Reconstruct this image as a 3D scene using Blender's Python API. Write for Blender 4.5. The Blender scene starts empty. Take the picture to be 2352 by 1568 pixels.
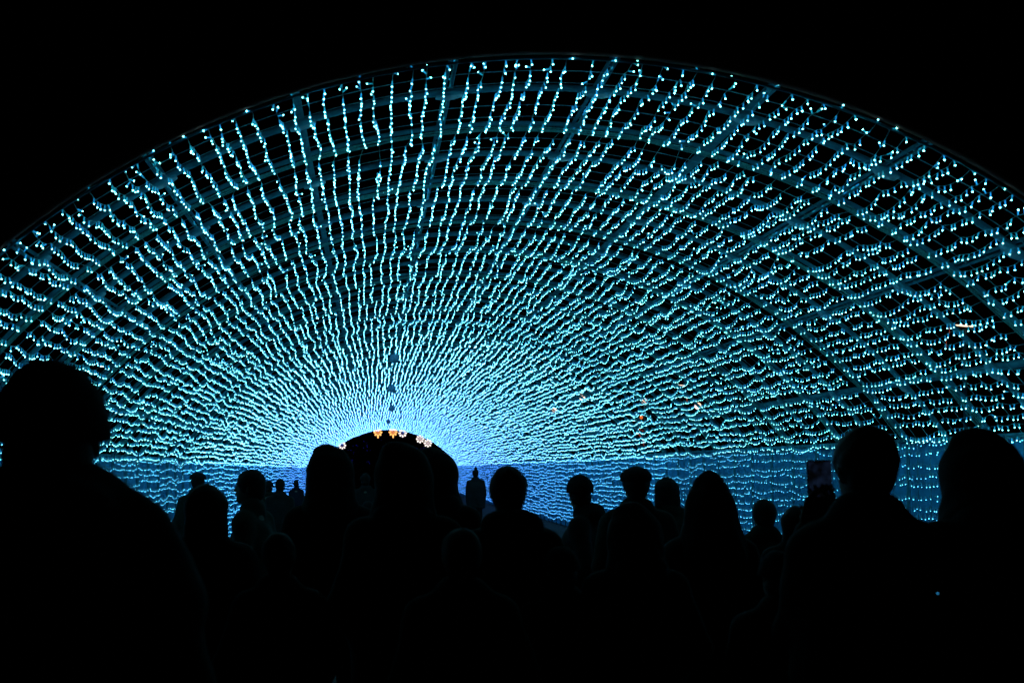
import bpy, math, random
import numpy as np
from mathutils import Vector, Matrix, noise

random.seed(7)
RNG = np.random.default_rng(11)
SC = bpy.context.scene
COL = SC.collection
PI = math.pi

# ------------------------------------------------------------------ camera, world, exposure
EYE = 1.70
SCALE = 0.75          # size of the tunnel kit: everything of the tunnel is laid out in kit units about the eye point, then set to real size
ROLL = 0.0132
cam_data = bpy.data.cameras.new('camera')
cam_data.sensor_width = 36.0
cam_data.lens = 35.0
cam_data.shift_x = 0.1376
cam_data.shift_y = 0.1247
cam_data.clip_start = 0.05
cam_data.clip_end = 2000
cam_data.dof.use_dof = True
cam_data.dof.focus_distance = 24.0
cam_data.dof.aperture_fstop = 3.5
camera = bpy.data.objects.new('camera', cam_data)
COL.objects.link(camera)
c_, s_ = math.cos(ROLL), math.sin(ROLL)
camera.matrix_world = Matrix(((c_, s_, 0, 0), (0, 0, -1, 0), (-s_, c_, 0, EYE), (0, 0, 0, 1)))
SC.camera = camera

world = bpy.data.worlds.new('World')
SC.world = world
world.use_nodes = True
wn = world.node_tree
bg = wn.nodes['Background']
sky = wn.nodes.new('ShaderNodeTexSky')
sky.sky_type = 'NISHITA'
sky.sun_disc = False
sky.sun_elevation = math.radians(-10)
sky.sun_rotation = math.radians(200)
wn.links.new(sky.outputs['Color'], bg.inputs['Color'])
bg.inputs['Strength'].default_value = 0.02

SC.view_settings.view_transform = 'Standard'
SC.view_settings.look = 'None'
SC.view_settings.exposure = 0
SC.view_settings.gamma = 1
SC.view_settings.use_curve_mapping = False
SC.render.engine = 'CYCLES'
SC.cycles.use_denoising = True
SC.cycles.denoiser = 'OPENIMAGEDENOISE'
SC.cycles.denoising_input_passes = 'RGB_ALBEDO_NORMAL'
SC.cycles.filter_width = 1.5
SC.cycles.use_light_tree = True
SC.cycles.max_bounces = 4
SC.cycles.diffuse_bounces = 2
SC.cycles.sample_clamp_indirect = 1.0


# ------------------------------------------------------------------ materials
def new_mat(name):
    m = bpy.data.materials.new(name)
    m.use_nodes = True
    return m, m.node_tree, m.node_tree.nodes['Principled BSDF']


def cloth_mat(name, col, rough=0.85, scale=60.0, var=0.4, sheen=0.0, metal=0.0):
    m, nt, b = new_mat(name)
    n = nt.nodes.new('ShaderNodeTexNoise')
    n.inputs['Scale'].default_value = scale
    n.inputs['Detail'].default_value = 4
    tc = nt.nodes.new('ShaderNodeTexCoord')
    nt.links.new(tc.outputs['Object'], n.inputs['Vector'])
    r = nt.nodes.new('ShaderNodeValToRGB')
    r.color_ramp.elements[0].position = 0.3
    r.color_ramp.elements[1].position = 0.7
    r.color_ramp.elements[0].color = (*[v * (1 - var) for v in col], 1)
    r.color_ramp.elements[1].color = (*[v * (1 + var) for v in col], 1)
    nt.links.new(n.outputs['Fac'], r.inputs['Fac'])
    nt.links.new(r.outputs['Color'], b.inputs['Base Color'])
    bm = nt.nodes.new('ShaderNodeBump')
    bm.inputs['Strength'].default_value = 0.25
    bm.inputs['Distance'].default_value = 0.01
    nt.links.new(n.outputs['Fac'], bm.inputs['Height'])
    nt.links.new(bm.outputs['Normal'], b.inputs['Normal'])
    b.inputs['Roughness'].default_value = rough
    b.inputs['Metallic'].default_value = metal
    b.inputs['Specular IOR Level'].default_value = 0.25
    return m


def led_mat(name, near, far, strength, y0=13.0, y1=44.0, sample='FRONT', vary=0.3, far_gain=1.15):
    """glowing LED plastic: colour shifts from cyan at the mouth to blue deep in the tunnel (world position)"""
    m, nt, b = new_mat(name)
    nt.nodes.remove(b)
    out = nt.nodes['Material Output']
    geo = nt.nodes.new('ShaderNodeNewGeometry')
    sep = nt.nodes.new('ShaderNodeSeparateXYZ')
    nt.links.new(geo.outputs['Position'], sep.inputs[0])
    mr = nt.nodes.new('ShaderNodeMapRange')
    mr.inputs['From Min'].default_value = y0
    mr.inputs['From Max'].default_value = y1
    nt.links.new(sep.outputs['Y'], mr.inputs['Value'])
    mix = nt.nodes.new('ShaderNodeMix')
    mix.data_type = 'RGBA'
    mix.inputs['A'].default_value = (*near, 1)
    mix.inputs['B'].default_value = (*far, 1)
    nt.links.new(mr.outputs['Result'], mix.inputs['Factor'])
    wn_ = nt.nodes.new('ShaderNodeTexWhiteNoise')
    vm = nt.nodes.new('ShaderNodeVectorMath')
    vm.operation = 'SNAP'
    vm.inputs[1].default_value = (0.09, 0.09, 0.09)
    nt.links.new(geo.outputs['Position'], vm.inputs[0])
    nt.links.new(vm.outputs[0], wn_.inputs['Vector'])
    mul = nt.nodes.new('ShaderNodeMath')
    mul.operation = 'MULTIPLY_ADD'
    mul.inputs[1].default_value = 2 * vary * strength
    mul.inputs[2].default_value = (1 - vary) * strength
    nt.links.new(wn_.outputs['Value'], mul.inputs[0])
    e = nt.nodes.new('ShaderNodeEmission')
    sc_ = nt.nodes.new('ShaderNodeSeparateColor')
    nt.links.new(wn_.outputs['Color'], sc_.inputs[0])
    mb_ = nt.nodes.new('ShaderNodeMath')
    mb_.operation = 'MULTIPLY'
    mb_.inputs[1].default_value = 0.55
    nt.links.new(sc_.outputs[1], mb_.inputs[0])
    mix2 = nt.nodes.new('ShaderNodeMix')
    mix2.data_type = 'RGBA'
    mix2.inputs['B'].default_value = (far[0], (near[1] + far[1]) / 2 * .9, max(near[2], far[2]), 1)
    nt.links.new(mix.outputs['Result'], mix2.inputs['A'])
    nt.links.new(mb_.outputs[0], mix2.inputs['Factor'])
    nt.links.new(mix2.outputs['Result'], e.inputs['Color'])
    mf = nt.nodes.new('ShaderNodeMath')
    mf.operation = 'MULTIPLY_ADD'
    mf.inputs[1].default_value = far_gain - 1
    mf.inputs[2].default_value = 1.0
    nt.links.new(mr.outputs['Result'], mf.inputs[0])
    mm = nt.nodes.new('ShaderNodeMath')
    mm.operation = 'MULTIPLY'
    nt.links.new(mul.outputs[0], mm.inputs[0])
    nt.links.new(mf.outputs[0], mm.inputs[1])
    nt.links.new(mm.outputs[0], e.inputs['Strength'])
    nt.links.new(e.outputs[0], out.inputs['Surface'])
    m.cycles.emission_sampling = sample
    return m


def emit_mat(name, col, strength, sample='FRONT'):
    m, nt, b = new_mat(name)
    b.inputs['Base Color'].default_value = (*[min(1, v) * .5 for v in col], 1)
    b.inputs['Emission Color'].default_value = (*col, 1)
    b.inputs['Emission Strength'].default_value = strength
    m.cycles.emission_sampling = sample
    return m


M = {}
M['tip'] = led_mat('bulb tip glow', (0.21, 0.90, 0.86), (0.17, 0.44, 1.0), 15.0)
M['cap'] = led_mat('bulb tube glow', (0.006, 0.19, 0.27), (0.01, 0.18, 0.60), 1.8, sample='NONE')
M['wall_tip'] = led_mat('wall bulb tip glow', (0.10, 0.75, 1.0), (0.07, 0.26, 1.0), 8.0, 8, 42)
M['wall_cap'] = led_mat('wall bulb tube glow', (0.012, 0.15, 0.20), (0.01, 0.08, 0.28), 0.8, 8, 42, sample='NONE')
M['cable'] = cloth_mat('clear blue green pvc cable', (0.10, 0.46, 0.50), 0.35)
M['steel'] = cloth_mat('blue tinted steel', (0.03, 0.24, 0.36), 0.5, 9.0, 0.3)  # tint of the cyan bulbs' light put into the steel's base colour
M['wire'] = cloth_mat('steel wire', (0.08, 0.30, 0.38), 0.4, 30, 0.3)
M['sheet'] = cloth_mat('blue side fabric', (0.03, 0.33, 0.66), 0.9, 5.0, 0.22)
M['fascia'] = cloth_mat('red brown fascia', (0.16, 0.03, 0.02), 0.8, 5.0, 0.4)
M['asphalt'] = cloth_mat('asphalt', (0.035, 0.035, 0.035), 0.95, 40.0, 0.4)
M['lantern'] = cloth_mat('dull blue lantern shell', (0.15, 0.42, 0.66), 0.8, 12, 0.2)
M['skin'] = cloth_mat('skin', (0.25, 0.15, 0.11), 0.6, 30, 0.1)
M['hair'] = cloth_mat('dark hair', (0.010, 0.008, 0.007), 0.7, 90, 0.5)
M['coat_black'] = cloth_mat('black coat cloth', (0.010, 0.010, 0.011), 0.9)
M['coat_navy'] = cloth_mat('navy coat cloth', (0.010, 0.014, 0.026), 0.9)
M['coat_green'] = cloth_mat('dark green coat cloth', (0.014, 0.024, 0.018), 0.9)
M['coat_grey'] = cloth_mat('grey coat cloth', (0.018, 0.021, 0.022), 0.9)
M['trousers'] = cloth_mat('dark trousers cloth', (0.010, 0.011, 0.014), 0.9)
M['shoe'] = cloth_mat('black shoe leather', (0.012, 0.011, 0.010), 0.5)
M['knit'] = cloth_mat('dark knitted wool', (0.016, 0.016, 0.018), 0.95, 120)
M['phone'] = cloth_mat('black phone shell', (0.01, 0.01, 0.01), 0.25)
M['petal_white'] = emit_mat('warm white petal light', (1.0, 0.86, 0.78), 1.5)
M['petal_orange'] = emit_mat('orange petal light', (1.0, 0.45, 0.12), 1.7)
M['core_blue'] = emit_mat('dim blue flower core', (0.06, 0.07, 0.30), 0.35)
M['core_pale'] = emit_mat('pale flower core', (0.8, 0.62, 0.62), 0.7)
M['core_orange'] = emit_mat('deep orange flower core', (0.9, 0.28, 0.10), 0.8)
M['lamp_warm'] = emit_mat('warm lamp glass', (1.0, 0.62, 0.42), 2.2)
M['lamp_orange'] = emit_mat('orange lamp glass', (1.0, 0.20, 0.03), 0.9)
M['stroke_red'] = emit_mat('red stroke', (0.8, 0.10, 0.04), 0.35)
M['blue_dot'] = emit_mat('small blue indicator', (0.05, 0.45, 0.9), 1.2)
M['blue_led'] = emit_mat('dim blue led', (0.05, 0.05, 0.9), 0.35)
M['leaf'] = cloth_mat('dark foliage', (0.03, 0.05, 0.02), 0.8)
M['bark'] = cloth_mat('bark', (0.05, 0.04, 0.03), 0.9)


# ------------------------------------------------------------------ mesh helpers
def mesh_np(name, V, F, mats, mat_idx=None, smooth=False):
    """V (n,3), F (m,k) all faces the same size, or a list of such arrays"""
    me = bpy.data.meshes.new(name)
    if isinstance(F, np.ndarray):
        F = [F]
    F = [f for f in F if len(f)]
    V = np.asarray(V, dtype=np.float32)
    me.vertices.add(len(V))
    me.vertices.foreach_set('co', V.ravel())
    nl = sum(f.size for f in F)
    npoly = sum(len(f) for f in F)
    me.loops.add(nl)
    me.loops.foreach_set('vertex_index', np.concatenate([f.ravel() for f in F]).astype(np.int32))
    me.polygons.add(npoly)
    tot = np.concatenate([np.full(len(f), f.shape[1]) for f in F]).astype(np.int32)
    st = np.concatenate([[0], np.cumsum(tot)[:-1]]).astype(np.int32)
    me.polygons.foreach_set('loop_start', st)
    me.polygons.foreach_set('loop_total', tot)
    for m in mats:
        me.materials.append(m)
    if mat_idx is not None:
        me.polygons.foreach_set('material_index', np.asarray(mat_idx, dtype=np.int32))
    if smooth:
        me.polygons.foreach_set('use_smooth', np.ones(npoly, dtype=bool))
    me.update(calc_edges=True)
    return me


def link(name, me, parent=None, loc=None, rot=None):
    o = bpy.data.objects.new(name, me)
    COL.objects.link(o)
    if parent is not None:
        o.parent = parent
    if loc is not None:
        o.location = loc
    if rot is not None:
        o.rotation_euler = rot
    return o


def tag(o, label, cat, group=None):
    o['label'] = label
    o['category'] = cat
    if group:
        o['group'] = group
    return o


def empty(name, loc=(0, 0, 0), rot=(0, 0, 0)):
    return link(name, None, None, loc, rot)


class MB:
    """collects quads / triangles in numpy chunks"""
    def __init__(s):
        s.v, s.q, s.t, s.n = [], [], [], 0
        s.qm, s.tm = [], []

    def add(s, V, Q=None, T=None, m=0):
        V = np.asarray(V, float)
        s.v.append(V)
        if Q is not None and len(Q):
            s.q.append(np.asarray(Q) + s.n)
            s.qm.append(np.full(len(Q), m))
        if T is not None and len(T):
            s.t.append(np.asarray(T) + s.n)
            s.tm.append(np.full(len(T), m))
        s.n += len(V)

    def tube(s, P, r, sides=6, m=0, cap=True, ref=(0.13, 0.21, 0.97)):
        P = np.asarray(P, float)
        r = np.broadcast_to(np.asarray(r, float), (len(P),))
        T = np.gradient(P, axis=0)
        T /= np.linalg.norm(T, axis=1, keepdims=True) + 1e-12
        ref = np.asarray(ref, float)
        A = np.cross(T, ref)
        A /= np.linalg.norm(A, axis=1, keepdims=True) + 1e-9
        B = np.cross(T, A)
        a = np.arange(sides) * 2 * PI / sides
        V = P[:, None] + r[:, None, None] * (A[:, None] * np.cos(a)[None, :, None] + B[:, None] * np.sin(a)[None, :, None])
        n = len(P)
        i = np.arange(n - 1)[:, None] * sides
        j = np.arange(sides)[None]
        k = (j + 1) % sides
        Q = np.stack([i + j, i + k, i + sides + k, i + sides + j], -1).reshape(-1, 4)
        V = V.reshape(-1, 3)
        Tt = None
        if cap:
            Tt = [(0, q + 1, q) for q in range(1, sides - 1)]
            b = (n - 1) * sides
            Tt += [(b, b + q, b + q + 1) for q in range(1, sides - 1)]
        s.add(V, Q, Tt, m)

    def box(s, c, d, m=0, R=None):
        x, y, z = np.asarray(d, float) / 2
        V = np.array([(i, j, k) for i in (-x, x) for j in (-y, y) for k in (-z, z)])
        if R is not None:
            V = V @ np.asarray(R).T
        V = V + np.asarray(c, float)
        Q = [(0, 1, 3, 2), (4, 6, 7, 5), (0, 4, 5, 1), (2, 3, 7, 6), (0, 2, 6, 4), (1, 5, 7, 3)]
        s.add(V, Q, None, m)

    def ball(s, c, r, seg=10, ring=6, m=0, sc=(1, 1, 1)):
        c = np.asarray(c, float)
        th = np.linspace(0, PI, ring + 1)[1:-1]
        ph = np.arange(seg) * 2 * PI / seg
        V = [(0, 0, 1)] + [(math.sin(t) * math.cos(p), math.sin(t) * math.sin(p), math.cos(t)) for t in th for p in ph] + [(0, 0, -1)]
        V = np.array(V) * r * np.array(sc) + c
        Q, T = [], []
        for i in range(ring - 2):
            for j in range(seg):
                a, b = 1 + i * seg + j, 1 + i * seg + (j + 1) % seg
                Q.append((a, a + seg, b + seg, b))
        e = len(V) - 1
        for j in range(seg):
            T.append((0, 1 + j, 1 + (j + 1) % seg))
            T.append((e, e - seg + (j + 1) % seg, e - seg + j))
        s.add(V, Q, T, m)

    def mesh(s, name, mats, smooth=False):
        F, mi = [], []
        if s.q:
            F.append(np.concatenate(s.q)); mi.append(np.concatenate(s.qm))
        if s.t:
            F.append(np.concatenate(s.t)); mi.append(np.concatenate(s.tm))
        return mesh_np(name, np.concatenate(s.v), F, mats, np.concatenate(mi), smooth)


# ------------------------------------------------------------------ tunnel geometry (metres; eye at the origin, z up from the ground)
CX, RAD, CZ = 1.412, 7.095, EYE + 3.35 - 7.095
Y0, Y1 = 8.19, 83.9
DPH = 0.1884
FOLDZ = EYE + 0.2915
PHF = math.acos((FOLDZ - CZ) / RAD)
HALF = RAD * math.sin(PHF)
HOOP = 0.92
ZG = EYE - EYE / SCALE      # ground level in kit units


def real(o):
    """set a tunnel object laid out in kit units to its real size and place"""
    l = o.location
    o.location = (l[0] * SCALE, l[1] * SCALE, EYE + (l[2] - EYE) * SCALE)
    o.scale = (SCALE,) * 3
    return o


def pix(px, py, d):
    """the point that stands d metres ahead and shows at (px, py) of the 2352 x 1568 photograph"""
    u, v = (px - 852.3) / 2287.0, (1077.4 - py) / 2287.0
    return Vector(((u * c_ + v * s_) * d, d, EYE + (v * c_ - u * s_) * d))


# ground ------------------------------------------------------------------
mb = MB()
mb.add([(-400, -100, 0), (400, -100, 0), (400, 700, 0), (-400, 700, 0)], [(0, 1, 2, 3)])
g = link('ground', mb.mesh('ground', [M['asphalt']]))
g['kind'] = 'structure'
g['label'] = 'dark asphalt ground under the crowd'

# frame of the tunnel -------------------------------------------------------
tunnel = real(empty('light_tunnel', (CX, Y0, 0)))
tag(tunnel, 'long arched steel tunnel frame wrapped in thousands of cyan lights', 'light tunnel')


def profile(r, nseg=56, legs=True):
    """closed-at-ground hoop outline in local x (from the axis), z"""
    ph = np.linspace(-PHF, PHF, nseg)
    P = np.stack([r * np.sin(ph), 0 * ph, CZ + r * np.cos(ph)], -1)
    if legs:
        off = r - RAD
        zl = np.linspace(ZG, P[0, 2], 6)[:-1]
        L = np.stack([0 * zl - HALF - off, 0 * zl, zl], -1)
        Rr = L[::-1].copy()
        Rr[:, 0] *= -1
        P = np.concatenate([L, P, Rr])
    return P


hoop_r = RAD + 0.045
hoop_meshes = []
for rr in (0.030, 0.024):
    mb = MB()
    mb.tube(profile(hoop_r), rr, 8, ref=(0, 1, 0))
    hoop_meshes.append(mb.mesh('hoop', [M['steel']], True))
hoop_ys = [0.72 + HOOP * i for i in range(int((Y1 - Y0 - 0.72) / HOOP) + 1)]
for i, y in enumerate(hoop_ys):
    link('hoop', hoop_meshes[i % 2], tunnel, (0, y, 0))
mb = MB()
mb.tube(profile(RAD + 0.012), 0.012, 6, ref=(0, 1, 0))
rim = link('rim_rail', mb.mesh('rim_rail', [M['steel']], True), tunnel)
# support wires across the vault: two between each pair of hoops
mb = MB()
mb.tube(profile(RAD + 0.006, 56), 0.0035, 3, ref=(0, 1, 0), cap=False)
wire_me = mb.mesh('support_wire', [M['wire']])
for i, y in enumerate([0.24, 0.50] + [h + HOOP * f for h in hoop_ys[:-1] for f in (0.34, 0.67)]):
    link('support_wire', wire_me, tunnel, (0, y, 0))
# beams along the tunnel, every third one wide
L = Y1 - Y0
for k in range(10):
    kk = k - 4.5
    ph = kk * DPH
    wide = k in (0, 3, 6, 9)
    w, h = (0.066, 0.06) if wide else (0.042, 0.042)
    r = RAD + 0.075 + h / 2 + 0.002
    mb = MB()
    R = np.array([[math.cos(ph), 0, math.sin(ph)], [0, 1, 0], [-math.sin(ph), 0, math.cos(ph)]])
    c = np.array([r * math.sin(ph), L / 2, CZ + r * math.cos(ph)])
    if wide:
        mb.box(c, (w, L, h), R=R)
    else:     # narrow ones are a pair of slim tubes
        for sx in (-0.028, 0.028):
            mb.box(c + R @ np.array([sx, 0, 0]), (0.022, L, 0.034), R=R)
        for yy in np.arange(0.3, L, 0.6):
            mb.box((c[0], yy, c[2]), (0.034, 0.03, 0.026), R=R)
    link('beam', mb.mesh('beam', [M['steel']]), tunnel)
# eave rails at the fold
for sx in (-1, 1):
    mb = MB()
    mb.box((sx * (HALF + 0.085), L / 2, FOLDZ), (0.04, L, 0.05))
    link('eave_rail', mb.mesh('eave_rail', [M['steel']]), tunnel)
# plates where beams cross hoops (near ones)
mb = MB()
a = np.array([(-0.12, -0.05), (-0.05, -0.10), (0.05, -0.10), (0.12, -0.05), (0.12, 0.05), (0.05, 0.10), (-0.05, 0.10), (-0.12, 0.05)])
V = [(x, y, z) for z in (-0.004, 0.004) for x, y in a]
mb.add(V, [(i, (i + 1) % 8, 8 + (i + 1) % 8, 8 + i) for i in range(8)] + [(0, 3, 2, 1), (0, 7, 4, 3), (7, 6, 5, 4), (8, 9, 10, 11), (8, 11, 12, 15), (12, 13, 14, 15)])
plate_me = mb.mesh('joint_plate', [M['steel']])
for y in hoop_ys[0:12:2]:
    for k in range(10):
        ph = (k - 4.5) * DPH
        r = RAD + 0.004 + 0.008
        o = link('joint_plate', plate_me, tunnel, (r * math.sin(ph), y, CZ + r * math.cos(ph)), (0, ph, 0))
# wavy bundles of feed cable tied along every second hoop
def bundle(seed, n=8):
    rs = np.random.default_rng(seed)
    mb = MB()
    for q in range(n):
        ph = np.linspace(-PHF, PHF, 130)
        w = sum(rs.uniform(.004, .02) * np.sin(ph * f + rs.uniform(0, 6)) for f in (9, 23, 41, 60))
        r = RAD + 0.004 - 0.002 * q - 0.02 * np.abs(np.sin(ph * 14 + q)) * rs.uniform(0.3, 1)
        P = np.stack([r * np.sin(ph), 0.6 * w + 0.009 * (q - 3.5), CZ + r * np.cos(ph)], -1)
        mb.tube(P, 0.004, 4, ref=(0, 1, 0))
    return mb.mesh('feed_cable', [M['cable']])


bm_ = [bundle(1), bundle(2), bundle(3)]
for j, i in enumerate(range(1, len(hoop_ys), 2)):
    if hoop_ys[i] > 40:
        break
    link('feed_cable', bm_[j % 3], tunnel, (0, hoop_ys[i], 0))
# side fabric behind the wall strings
for sx in (-1, 1):
    ys = np.linspace(0.0, L, 160)
    zs = np.linspace(ZG + 0.02, FOLDZ - 0.03, 9)
    Y, Z = np.meshgrid(ys, zs, indexing='ij')
    X = sx * (HALF + 0.16) + 0.015 * np.sin(Y * 6.8) + 0.01 * np.sin(Y * 2.1 + Z * 3)
    V = np.stack([X, Y, Z], -1).reshape(-1, 3)
    i = np.arange(159)[:, None] * 9 + np.arange(8)[None]
    Q = np.stack([i, i + 9, i + 10, i + 1], -1).reshape(-1, 4)
    link('side_fabric', mesh_np('side_fabric', V, Q, [M['sheet']], smooth=True), tunnel)

# dark red brown fascia round the mouth, with real depth
mb = MB()
ph = np.linspace(-PHF, PHF, 80)
ri, ro = RAD + 0.03, RAD + 0.30
ring = []
for r in (ri, ro):
    for y in (-0.10, -0.02):
        P = np.stack([CX + r * np.sin(ph), Y0 + y + 0 * ph, CZ + r * np.cos(ph)], -1)
        Lg = P[:1].copy(); Lg[:, 2] = ZG
        Rg = P[-1:].copy(); Rg[:, 2] = ZG
        ring.append(np.concatenate([Lg, P, Rg]))
n = len(ring[0])
V = np.concatenate(ring)
i = np.arange(n - 1)
Q = np.concatenate([np.stack([a * n + i, a * n + i + 1, b * n + i + 1, b * n + i], -1) for a, b in ((0, 2), (2, 3), (3, 1), (1, 0))])
mb.add(V, Q)
fa = real(link('entrance_arch', mb.mesh('entrance_arch', [M['fascia']])))
tag(fa, 'unlit dark red brown arch framing the mouth of the tunnel', 'arch')

# ------------------------------------------------------------------ light strings
def bulb_arrays(lod):
    """unit bulb hanging from the origin down -Z: tube (mat 1) then tip (mat 0)"""
    mb = MB()
    sides = {0: 6, 1: 4, 2: 3}[lod]
    Lb = 0.046
    mb.tube([(0, 0, -0.004), (0, 0, -Lb)], [0.0046, 0.0052], sides, m=1, cap=(lod == 0), ref=(0, 1, 0))
    if lod == 0:
        mb.ball((0, 0, -Lb - 0.002), 0.0062, 6, 4, m=0)
    else:
        r = 0.0064 if lod == 1 else 0.0078
        c = -Lb - 0.002
        V = [(r, 0, c), (0, r, c), (-r, 0, c), (0, -r, c), (0, 0, c + r), (0, 0, c - r)]
        T = [(0, 1, 4), (1, 2, 4), (2, 3, 4), (3, 0, 4), (1, 0, 5), (2, 1, 5), (3, 2, 5), (0, 3, 5)]
        mb.add(V, None, T, 0)
    V = np.concatenate(mb.v)
    Q = np.concatenate(mb.q) if mb.q else np.zeros((0, 4), int)
    Qm = np.concatenate(mb.qm)
    T = np.concatenate(mb.t)
    Tm = np.concatenate(mb.tm)
    return V, Q, Qm, T, Tm


BULB = [bulb_arrays(i) for i in range(3)]
V, Q, Qm, T, Tm = BULB[0]
bulb_me = {k: mesh_np('bulb', V, [Q, T], [M[k + 'tip'], M[k + 'cap']], np.concatenate([Qm, Tm])) for k in ('', 'wall_')}


def rot_from_dirs(D, spin):
    """rotation matrices turning -Z to D"""
    Z = -D
    ref = np.where(np.abs(Z[:, 1:2]) < 0.9, np.array([[0., 1, 0]]), np.array([[1., 0, 0]]))
    X = np.cross(ref, Z)
    X /= np.linalg.norm(X, axis=1, keepdims=True)
    Yv = np.cross(Z, X)
    c, s = np.cos(spin)[:, None], np.sin(spin)[:, None]
    X2 = X * c + Yv * s
    Y2 = -X * s + Yv * c
    return np.stack([X2, Y2, Z], -1)


def noise1(y, freq, rs, amp):
    """smooth random function of y"""
    n = int((Y1 - Y0) * freq) + 6
    k = rs.normal(0, amp, n)
    t = np.clip(y * freq, 0, n - 3)
    i = t.astype(int)
    f = t - i
    f = f * f * (3 - 2 * f)
    return k[i] * (1 - f) + k[i + 1] * f


TIES = np.array(sorted([0.0, 0.24, 0.50] + hoop_ys + [h + HOOP * f for h in hoop_ys[:-1] for f in (0.34, 0.67)]))
PANEL = np.array([0.0] + hoop_ys[1::2] + [Y1 - Y0 + .01])


PSHIFT = np.random.default_rng(77).uniform(-0.03, 0.03, 64)
PGAP = np.random.default_rng(78).choice([0.0, 0.05, 0.16], 64, p=[.45, .35, .2])


YNET = np.cumsum(np.random.default_rng(55).uniform(0.78, 1.22, 900)) * 0.092
CW = np.random.default_rng(56)
COMMON = noise1(YNET, 1.1, CW, 0.017)


def make_string(label, group, at, kind, rs, step=0.092, n_ind=22):
    """at(lateral) -> base point and the lateral unit vector; a string runs along +Y and sags between ties"""
    base, lat = at
    # the nets are made alike, so bulbs of neighbouring strings stand almost side by side
    y = YNET + rs.normal(0, 0.011, len(YNET)) + rs.uniform(-0.012, 0.012)
    y = np.sort(y[rs.random(len(y)) > 0.012])
    y = y - y[0] + 0.004
    y = y[y < Y1 - Y0 - 0.02]
    pan = np.searchsorted(PANEL, y, side='right') - 1
    if kind == '':      # no bulbs right at the joint between two nets
        keep = (y - PANEL[pan]) > np.where(pan > 0, PGAP[np.clip(pan, 0, 63)] * rs.uniform(.6, 1.1, len(y)), -1)
        y, pan = y[keep], pan[keep]
    # sag between ties: only some of the ties hold the string
    hold = rs.random(len(TIES)) < 0.62
    hold[np.isin(np.round(TIES, 4), np.round(hoop_ys, 4))] = True
    hold[0] = True
    ht = TIES[hold]
    k = np.clip(np.searchsorted(ht, y, side='right') - 1, 0, len(ht) - 2)
    span = ht[k + 1] - ht[k]
    f = np.clip((y - ht[k]) / span, 0, 1)
    sag_amp = 0.022 + 0.11 * span ** 1.5 * rs.uniform(0.25, 1.35, len(ht))[k]
    loose = (rs.random(len(ht)) < 0.05)[k]
    sag = sag_amp * (1 + 1.3 * loose) * 4 * f * (1 - f)
    pl = rs.normal(0, 0.020, 64)[np.clip(pan, 0, 63)] + PSHIFT[np.clip(pan, 0, 63)]
    kn = rs.normal(0, 0.010, len(ht) + 1)
    latoff = pl + kn[k] * (1 - f) + kn[k + 1] * f + noise1(y, 2.4, rs, 0.005) + noise1(y, 0.5, rs, 0.006) + np.interp(y, YNET, COMMON)
    P = base[None] + lat[None] * latoff[:, None]
    P[:, 1] = Y0 + y
    P[:, 2] -= sag * (0.75 if kind == '' else 0.6)
    if kind == '':
        P[:, 2] -= 0.012
    # directions: hanging straight down, a few stray
    D = np.stack([rs.normal(0, 0.13, len(y)), rs.normal(0, 0.16, len(y)), -np.ones(len(y))], -1)
    stray = rs.random(len(y)) < 0.035
    stray[:3] |= rs.random(3) < 0.55
    S = rs.normal(0, 1, D.shape)
    D[stray] = S[stray]
    D /= np.linalg.norm(D, axis=1, keepdims=True)
    Rm = rot_from_dirs(D, rs.uniform(0, 6.28, len(y)))
    root = real(empty('light_string', tuple(P[0])))
    org = P[0].copy()
    tag(root, label, 'light string', group)
    # cable (drawn where it can be seen)
    near = y < 30
    C = P[near] - org
    C = np.concatenate([C[:1] - [[0, C[0, 1] + (P[0, 1] - Y0), 0]], C])
    mb = MB()
    mb.tube(C, 0.0019, 3, cap=False, ref=(0, 0, 1))
    link('cable', mb.mesh('cable', [M['cable']]), root)
    # nearest bulbs as single parts
    me = bulb_me[kind]
    for i in range(min(n_ind, len(y))):
        o = bpy.data.objects.new('bulb', me)
        COL.objects.link(o)
        o.parent = root
        m4 = Matrix.Identity(4)
        for a_ in range(3):
            for b_ in range(3):
                m4[a_][b_] = Rm[i, a_, b_]
            m4[a_][3] = P[i, a_] - org[a_]
        o.matrix_local = m4
    # the rest joined
    Vs, Qs, Ts, Ms_q, Ms_t, off = [], [], [], [], [], 0
    d = P[:, 1]
    idx = np.arange(len(y))
    for lod, sel in ((0, (idx >= n_ind) & (d < 13)), (1, (idx >= n_ind) & (d >= 13) & (d < 24)), (2, (idx >= n_ind) & (d >= 24))):
        if not sel.any():
            continue
        Vb, Qb, Qmb, Tb, Tmb = BULB[lod]
        W = np.einsum('nij,vj->nvi', Rm[sel], Vb) + (P[sel] - org)[:, None]
        m = sel.sum()
        o_ = off + np.arange(m)[:, None, None] * len(Vb)
        Vs.append(W.reshape(-1, 3))
        Qs.append((Qb[None] + o_).reshape(-1, 4)); Ms_q.append(np.tile(Qmb, m))
        Ts.append((Tb[None] + o_).reshape(-1, 3)); Ms_t.append(np.tile(Tmb, m))
        off += m * len(Vb)
    me2 = mesh_np('bulbs', np.concatenate(Vs), [np.concatenate(Qs), np.concatenate(Ts)], [M[kind + 'tip'], M[kind + 'cap']],
                  np.concatenate(Ms_q + Ms_t))
    o = link('bulbs', me2, root)
    o['kind'] = 'stuff'
    return root


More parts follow.
